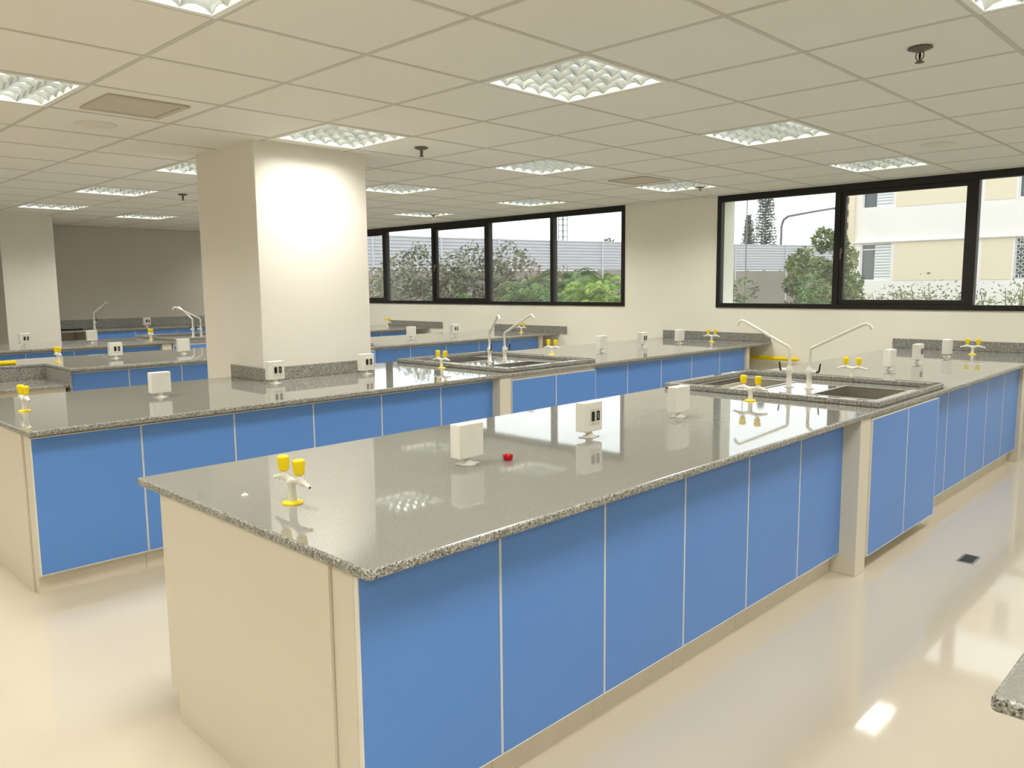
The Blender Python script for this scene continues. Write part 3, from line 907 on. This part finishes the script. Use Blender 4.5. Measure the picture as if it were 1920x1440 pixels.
# tall salmon building farther away
SAL = mat('salmon_render', srgb(214, 178, 152), 0.85, var=0.03, scale=0.2)
tb = thing('tall_building', 'tall salmon building with dark window stripes, far behind the apartment block', 'building', (70, 24, GZ))
obj('tower_wall', MB().box(0, 10, -3, 5.0, 0, 18-GZ), SAL, tb)
for k in range(12):
    z = 5.15+k*1.06
    if z > 17: break
    obj('window_stripe', MB().box(-0.05, 0.0, -2.5, 4.3, z-GZ, z+0.52-GZ), mat('stripe_glass', srgb(92, 72, 62), 0.3) if k == 0 else bpy.data.materials['stripe_glass'], tb)

# trees ------------------------------------------------------------
def leafmat(name, c1, c2):
    m = bpy.data.materials.new(name); m.use_nodes = True
    nt = m.node_tree; b = nt.nodes['Principled BSDF']; b.inputs['Roughness'].default_value = 0.6
    tc = nt.nodes.new('ShaderNodeTexCoord'); n = nt.nodes.new('ShaderNodeTexNoise'); n.inputs['Scale'].default_value = 2.2; n.inputs['Detail'].default_value = 6
    r = nt.nodes.new('ShaderNodeValToRGB'); r.color_ramp.elements[0].color = c1; r.color_ramp.elements[1].color = c2
    r.color_ramp.elements[0].position = 0.35; r.color_ramp.elements[1].position = 0.65
    nt.links.new(tc.outputs['Object'], n.inputs['Vector']); nt.links.new(n.outputs['Fac'], r.inputs['Fac']); nt.links.new(r.outputs['Color'], b.inputs['Base Color'])
    return m
LGREY = leafmat('grey_green_leaf', srgb(78, 82, 62), srgb(146, 144, 116))
LRED = leafmat('reddish_leaf', srgb(140, 112, 98), srgb(158, 150, 118))
LOLIVE = leafmat('olive_leaf', srgb(76, 92, 58), srgb(146, 152, 98))
LBRIGHT = leafmat('bright_green_leaf', srgb(84, 118, 40), srgb(170, 196, 88))
LMID = leafmat('mid_green_leaf', srgb(70, 100, 52), srgb(128, 156, 92))
LDARK = leafmat('dark_pine_needle', srgb(110, 118, 114), srgb(146, 152, 148))
BARK = mat('bark', srgb(104, 90, 74), 0.9, var=0.15, scale=10)
def leaves(n, fn, size, asp=0.45):
    mb = MB()
    for _ in range(n):
        p = fn(); s = size*random.uniform(0.6, 1.3)
        d = Vector((random.gauss(0, 1), random.gauss(0, 1), random.gauss(0, 0.7))).normalized()
        e = d.cross(Vector((random.gauss(0, 1), random.gauss(0, 1), random.gauss(0, 1)))).normalized()
        up = d.cross(e)*s*0.12
        a = p-d*s*0.5; b = p+d*s*0.5; c = p+e*s*asp*0.5+up; f = p-e*s*asp*0.5+up
        mb.add([a, c, b, f], [(0, 1, 2), (0, 2, 3)])
    return mb
def tree(name, label, x, y, top, rad, hgt, lm, n=3000, size=0.16, blobs=14, group='trees outside the windows', gap=0.0):
    t = thing(name, label, 'tree', (x, y, GZ), group=group)
    bl = []
    cz = top-GZ-hgt/2
    for k in range(blobs):
        a = random.uniform(0, 2*PI); r_ = rad*math.sqrt(random.random())*0.75
        zz = cz+hgt*0.36*random.uniform(-1, 1)
        bl.append((Vector((r_*math.cos(a), r_*math.sin(a), zz)), rad*random.uniform(0.28, 0.45)))
    bl.append((Vector((0, 0, top-GZ-rad*0.38)), rad*0.38))
    def fn():
        c, r_ = random.choice(bl)
        v = Vector((random.gauss(0, 1), random.gauss(0, 1), random.gauss(0, 1))).normalized()
        return c+v*r_*random.uniform(0.55, 1.0)
    tr = MB().tube([(0, 0, 0), (0.1, 0.05, (top-GZ)*0.35), (0, 0, (top-GZ)*0.6), (0, 0, (top-GZ)*0.8)], [0.16, 0.13, 0.09, 0.04], 8)
    for c, r_ in bl[:10]:
        tr.tube([(0, 0, (top-GZ)*random.uniform(0.35, 0.6)), c*0.6+Vector((0, 0, c.z*0.35)), c], [0.06, 0.04, 0.015], 5)
    obj('trunk', tr, BARK, t)
    fo = obj('foliage', leaves(n, fn, size), lm, t); fo['kind'] = 'stuff'
    return t
tree('shrub_tree', 'grey-green bushy tree behind the leftmost panes of the far window', 12.2, 16.9, 2.15, 1.5, 3.6, LGREY, 2600, 0.15)
tree('shrub_tree', 'grey-green bushy tree behind the second pane of the far window', 13.9, 17.0, 2.85, 1.6, 4.3, LGREY, 4500, 0.15)
tree('shrub_tree', 'grey-green bushy tree behind the third pane of the far window', 15.9, 17.0, 2.92, 1.65, 4.3, LGREY, 4500, 0.15)
tree('shrub_tree', 'reddish twiggy tree in front of the white barrier', 17.3, 16.3, 2.50, 1.6, 4.0, LRED, 3200, 0.15)
tree('shrub_tree', 'low grey-green bush behind the fourth pane of the far window', 15.6, 14.9, 1.75, 1.4, 3.0, LGREY, 2600, 0.15)
tree('shrub_tree', 'dark leafy tree at the right end of the far window', 18.4, 12.9, 2.60, 1.0, 3.6, LGREY, 2600, 0.15)
tree('street_tree', 'large olive green tree left of the apartment block', 27.6, 11.75, 3.55, 1.25, 6.2, LOLIVE, 5500, 0.2)
tree('street_tree', 'second olive green tree leaning over the white barrier', 24.0, 10.9, 2.75, 0.95, 4.6, LOLIVE, 3000, 0.18)
tree('street_tree', 'bright green tree between barrier and apartment block', 29.4, 12.0, 3.35, 1.0, 5.5, LMID, 3600, 0.18)
tree('shrub_tree', 'low olive bush below the grey wall in the right window', 17.6, 9.4, 1.80, 0.9, 3.2, LOLIVE, 1800, 0.13)
tree('shrub_tree', 'grey-green bush under the olive tree in the right window', 20.0, 8.9, 1.95, 1.0, 3.4, LMID, 2600, 0.13)

# drooping bright plants made of fronds
fr_shared = {}
def frond_mesh(kind, m):
    if kind in fr_shared: return fr_shared[kind]
    mb = MB(); L_ = 0.62
    def rib(u): return Vector((u*L_, 0, 0.22*math.sin(u*PI*0.62)-0.34*u*u))
    N = 9
    for k in range(1, N+1):
        u = k/N; p = rib(u); wd = 0.20*math.sin(PI*min(1, 0.15+0.8*u))+0.03
        for s in (-1, 1):
            q = p+Vector((0.10, s*wd, -0.10))
            mb.add([p, p+Vector((0.035, 0, 0.0))*1.0, q, p+Vector((0.03, s*wd*0.5, 0.012))], [(0, 1, 2), (0, 3, 2)])
    mb.tube([rib(0), rib(0.35), rib(0.7), rib(1)], [0.008, 0.006, 0.004, 0.002], 4)
    me = mb.mesh('frond'); me.materials.append(m); fr_shared[kind] = me
    return me
def frond_plant(label, x, y, top, rad, hgt, kind, m, n=60, sc=1.0):
    t = thing('frond_tree', label, 'plant', (x, y, GZ), group='bright frond plants outside the far window')
    tr = MB().tube([(0, 0, 0), (0.05, 0, (top-GZ)*0.5), (0, 0, (top-GZ)*0.85)], [0.09, 0.07, 0.03], 7)
    obj('trunk', tr, BARK, t)
    me = frond_mesh(kind, m)
    for k in range(n):
        a = random.uniform(0, 2*PI); v = random.random()
        r_ = rad*math.sqrt(random.random())*0.75
        z = top-GZ-0.15-hgt*v*0.8-(r_/rad)**2*hgt*0.3
        o = obj('frond', me, None, t, loc=(r_*math.cos(a), r_*math.sin(a), z))
        o.rotation_euler = (random.uniform(-0.3, 0.3), random.uniform(-0.5, 0.3), a+random.uniform(-0.6, 0.6))
        k_ = sc*random.uniform(0.8, 1.25); o.scale = (k_, k_, k_)
frond_plant('bright lime green drooping plant at the far window right pane', 13.5, 10.4, 1.95, 0.75, 1.5, 'b', LBRIGHT, 130, 0.68)
frond_plant('mid green drooping plant just right of the far window mullion', 15.0, 12.6, 2.12, 0.85, 1.7, 'm', LMID, 130, 0.72)
frond_plant('green drooping plant left of the far window last mullion', 13.5, 12.3, 1.85, 0.7, 1.4, 'm', LMID, 110, 0.68)
frond_plant('low bright lime plant at the foot of the fourth far pane', 11.1, 10.4, 1.42, 0.5, 0.9, 'b', LBRIGHT, 40, 0.6)
frond_plant('small bright lime plant at the foot of the third far pane', 10.9, 11.9, 1.52, 0.38, 0.8, 'b', LBRIGHT, 34, 0.55)
frond_plant('olive drooping plant behind the fourth far pane', 14.6, 13.6, 1.95, 0.95, 1.5, 'o', LOLIVE, 110, 0.75)
tree('street_tree', 'tiny tree tops peeking over the white barrier at far window right', 47.6, 36.4, 5.1, 1.3, 5.0, LGREY, 1500, 0.3)
# bare leafy twigs in front of the apartment block
def twig(label, x, y, top, n=9):
    t = thing('leafy_shrub', label, 'shrub', (x, y, GZ), group='thin leafy shrubs in front of the apartment block')
    st = MB(); tips = []
    for k in range(n):
        a = random.uniform(0, 2*PI); r_ = random.uniform(0.2, 0.75)
        tip = Vector((r_*math.cos(a), r_*math.sin(a)*1.2, top-GZ-random.uniform(0, 0.14)))
        st.tube([(0, 0, 0), (tip.x*0.4, tip.y*0.4, tip.z*0.6), (tip.x*0.8, tip.y*0.8, tip.z*0.9), tip], [0.03, 0.02, 0.01, 0.004], 5)
        tips.append(tip)
    obj('stems', st, BARK, t)
    def fn():
        c = random.choice(tips); return c+Vector((random.gauss(0, 0.16), random.gauss(0, 0.2), random.gauss(-0.12, 0.10)))
    fo = obj('foliage', leaves(380, fn, 0.06), LOLIVE, t); fo['kind'] = 'stuff'
twig('thin leafy shrub at the left foot of the apartment block', 13.3, 4.3, 1.50)
twig('thin leafy shrub in the middle of the sash pane', 12.6, 3.5, 1.55)
twig('thin leafy shrub at the lower right corner of the right window', 12.7, 2.7, 1.56, 12)

# conifers, lamp post, mast
def conifer(label, x, y, top, base, r0):
    t = thing('conifer', label, 'tree', (x, y, GZ), group='conifers behind the barrier')
    obj('trunk', MB().tube([(0, 0, 0), (0, 0, top-GZ)], [0.22, 0.03], 6), BARK, t)
    H = top-base; n = 30
    tiers = MB()
    for k in range(n):
        u = k/n; z = base+H*u-GZ; rr = r0*(1-u)**0.7+0.1
        for q in range(9):
            a = 2*PI*q/9+k*0.7
            tiers.tube([(0, 0, z), (rr*math.cos(a), rr*math.sin(a), z+0.14)], [0.03, 0.012], 4)
    obj('branches', tiers, BARK, t)
    def fn():
        k = random.randrange(n); u = k/n; rr = r0*(1-u)**0.7+0.1
        a = 2*PI*random.randrange(9)/9+k*0.7; v = random.uniform(0.15, 1.0)
        return Vector((rr*v*math.cos(a), rr*v*math.sin(a), base+H*u-GZ+0.14*v))+Vector((random.gauss(0, .06), random.gauss(0, .06), random.gauss(0, .05)))
    mb = leaves(int(1900*H/6), fn, 0.26, 0.5)
    fo = obj('foliage', mb, LDARK, t); fo['kind'] = 'stuff'
conifer('tall tiered conifer rising behind the white barrier', 66.9, 33.9, 11.4, 4.2, 1.15)
conifer('shorter tiered conifer left of the tall one', 70.7, 37.5, 8.0, 4.2, 0.75)
MET = mat('street_metal_grey', srgb(130, 126, 124), 0.5, metal=0.3)
t = thing('street_lamp', 'grey street lamp post with a long bent arm', 'street lamp', (54.0, 26.15, GZ))
obj('post', MB().tube([(0, 0, 0), (0, 0, 8.6), (0, -0.15, 9.05), (-0.05, -0.5, 9.25)], 0.09, 8), MET, t)
obj('arm', MB().tube([(-0.05, -0.5, 9.25), (-0.3, -2.2, 9.4), (-0.55, -4.2, 9.55)], [0.08, 0.07, 0.06], 8), MET, t)
obj('lamp_head', MB().box(-0.75, -0.4, -4.6, -3.9, 9.42, 9.55), MET, t)
t = thing('flag_pole', 'thin dark pole left of the conifers', 'pole', (42.0, 22.4, GZ))
obj('pole_shaft', MB().tube([(0, 0, 0), (0, 0, 10.5)], [0.04, 0.03], 6), MET, t)
obj('pole_tip', MB().lathe([(0.03, 10.5), (0.05, 10.55), (0.01, 10.65)], n=8), MET, t)
t = thing('lattice_mast', 'thin lattice mast rising behind the barrier in the far window', 'mast', (60.7, 52.0, GZ))
for sx in (-0.3, 0.3):
    for sy in (-0.3, 0.3):
        obj('mast_leg', MB().tube([(sx, sy, 0), (sx, sy, 13.5)], 0.035, 5), MET, t)
br = MB()
for k in range(22):
    z = 1+k*0.56
    for (a, b, c, d) in ((-0.3, -0.3, 0.3, -0.3), (0.3, -0.3, 0.3, 0.3), (0.3, 0.3, -0.3, 0.3), (-0.3, 0.3, -0.3, -0.3)):
        br.tube([(a, b, z), (c, d, z+0.56)], 0.02, 4); br.tube([(a, b, z), (c, d, z)], 0.02, 4)
obj('mast_bracing', br, MET, t)
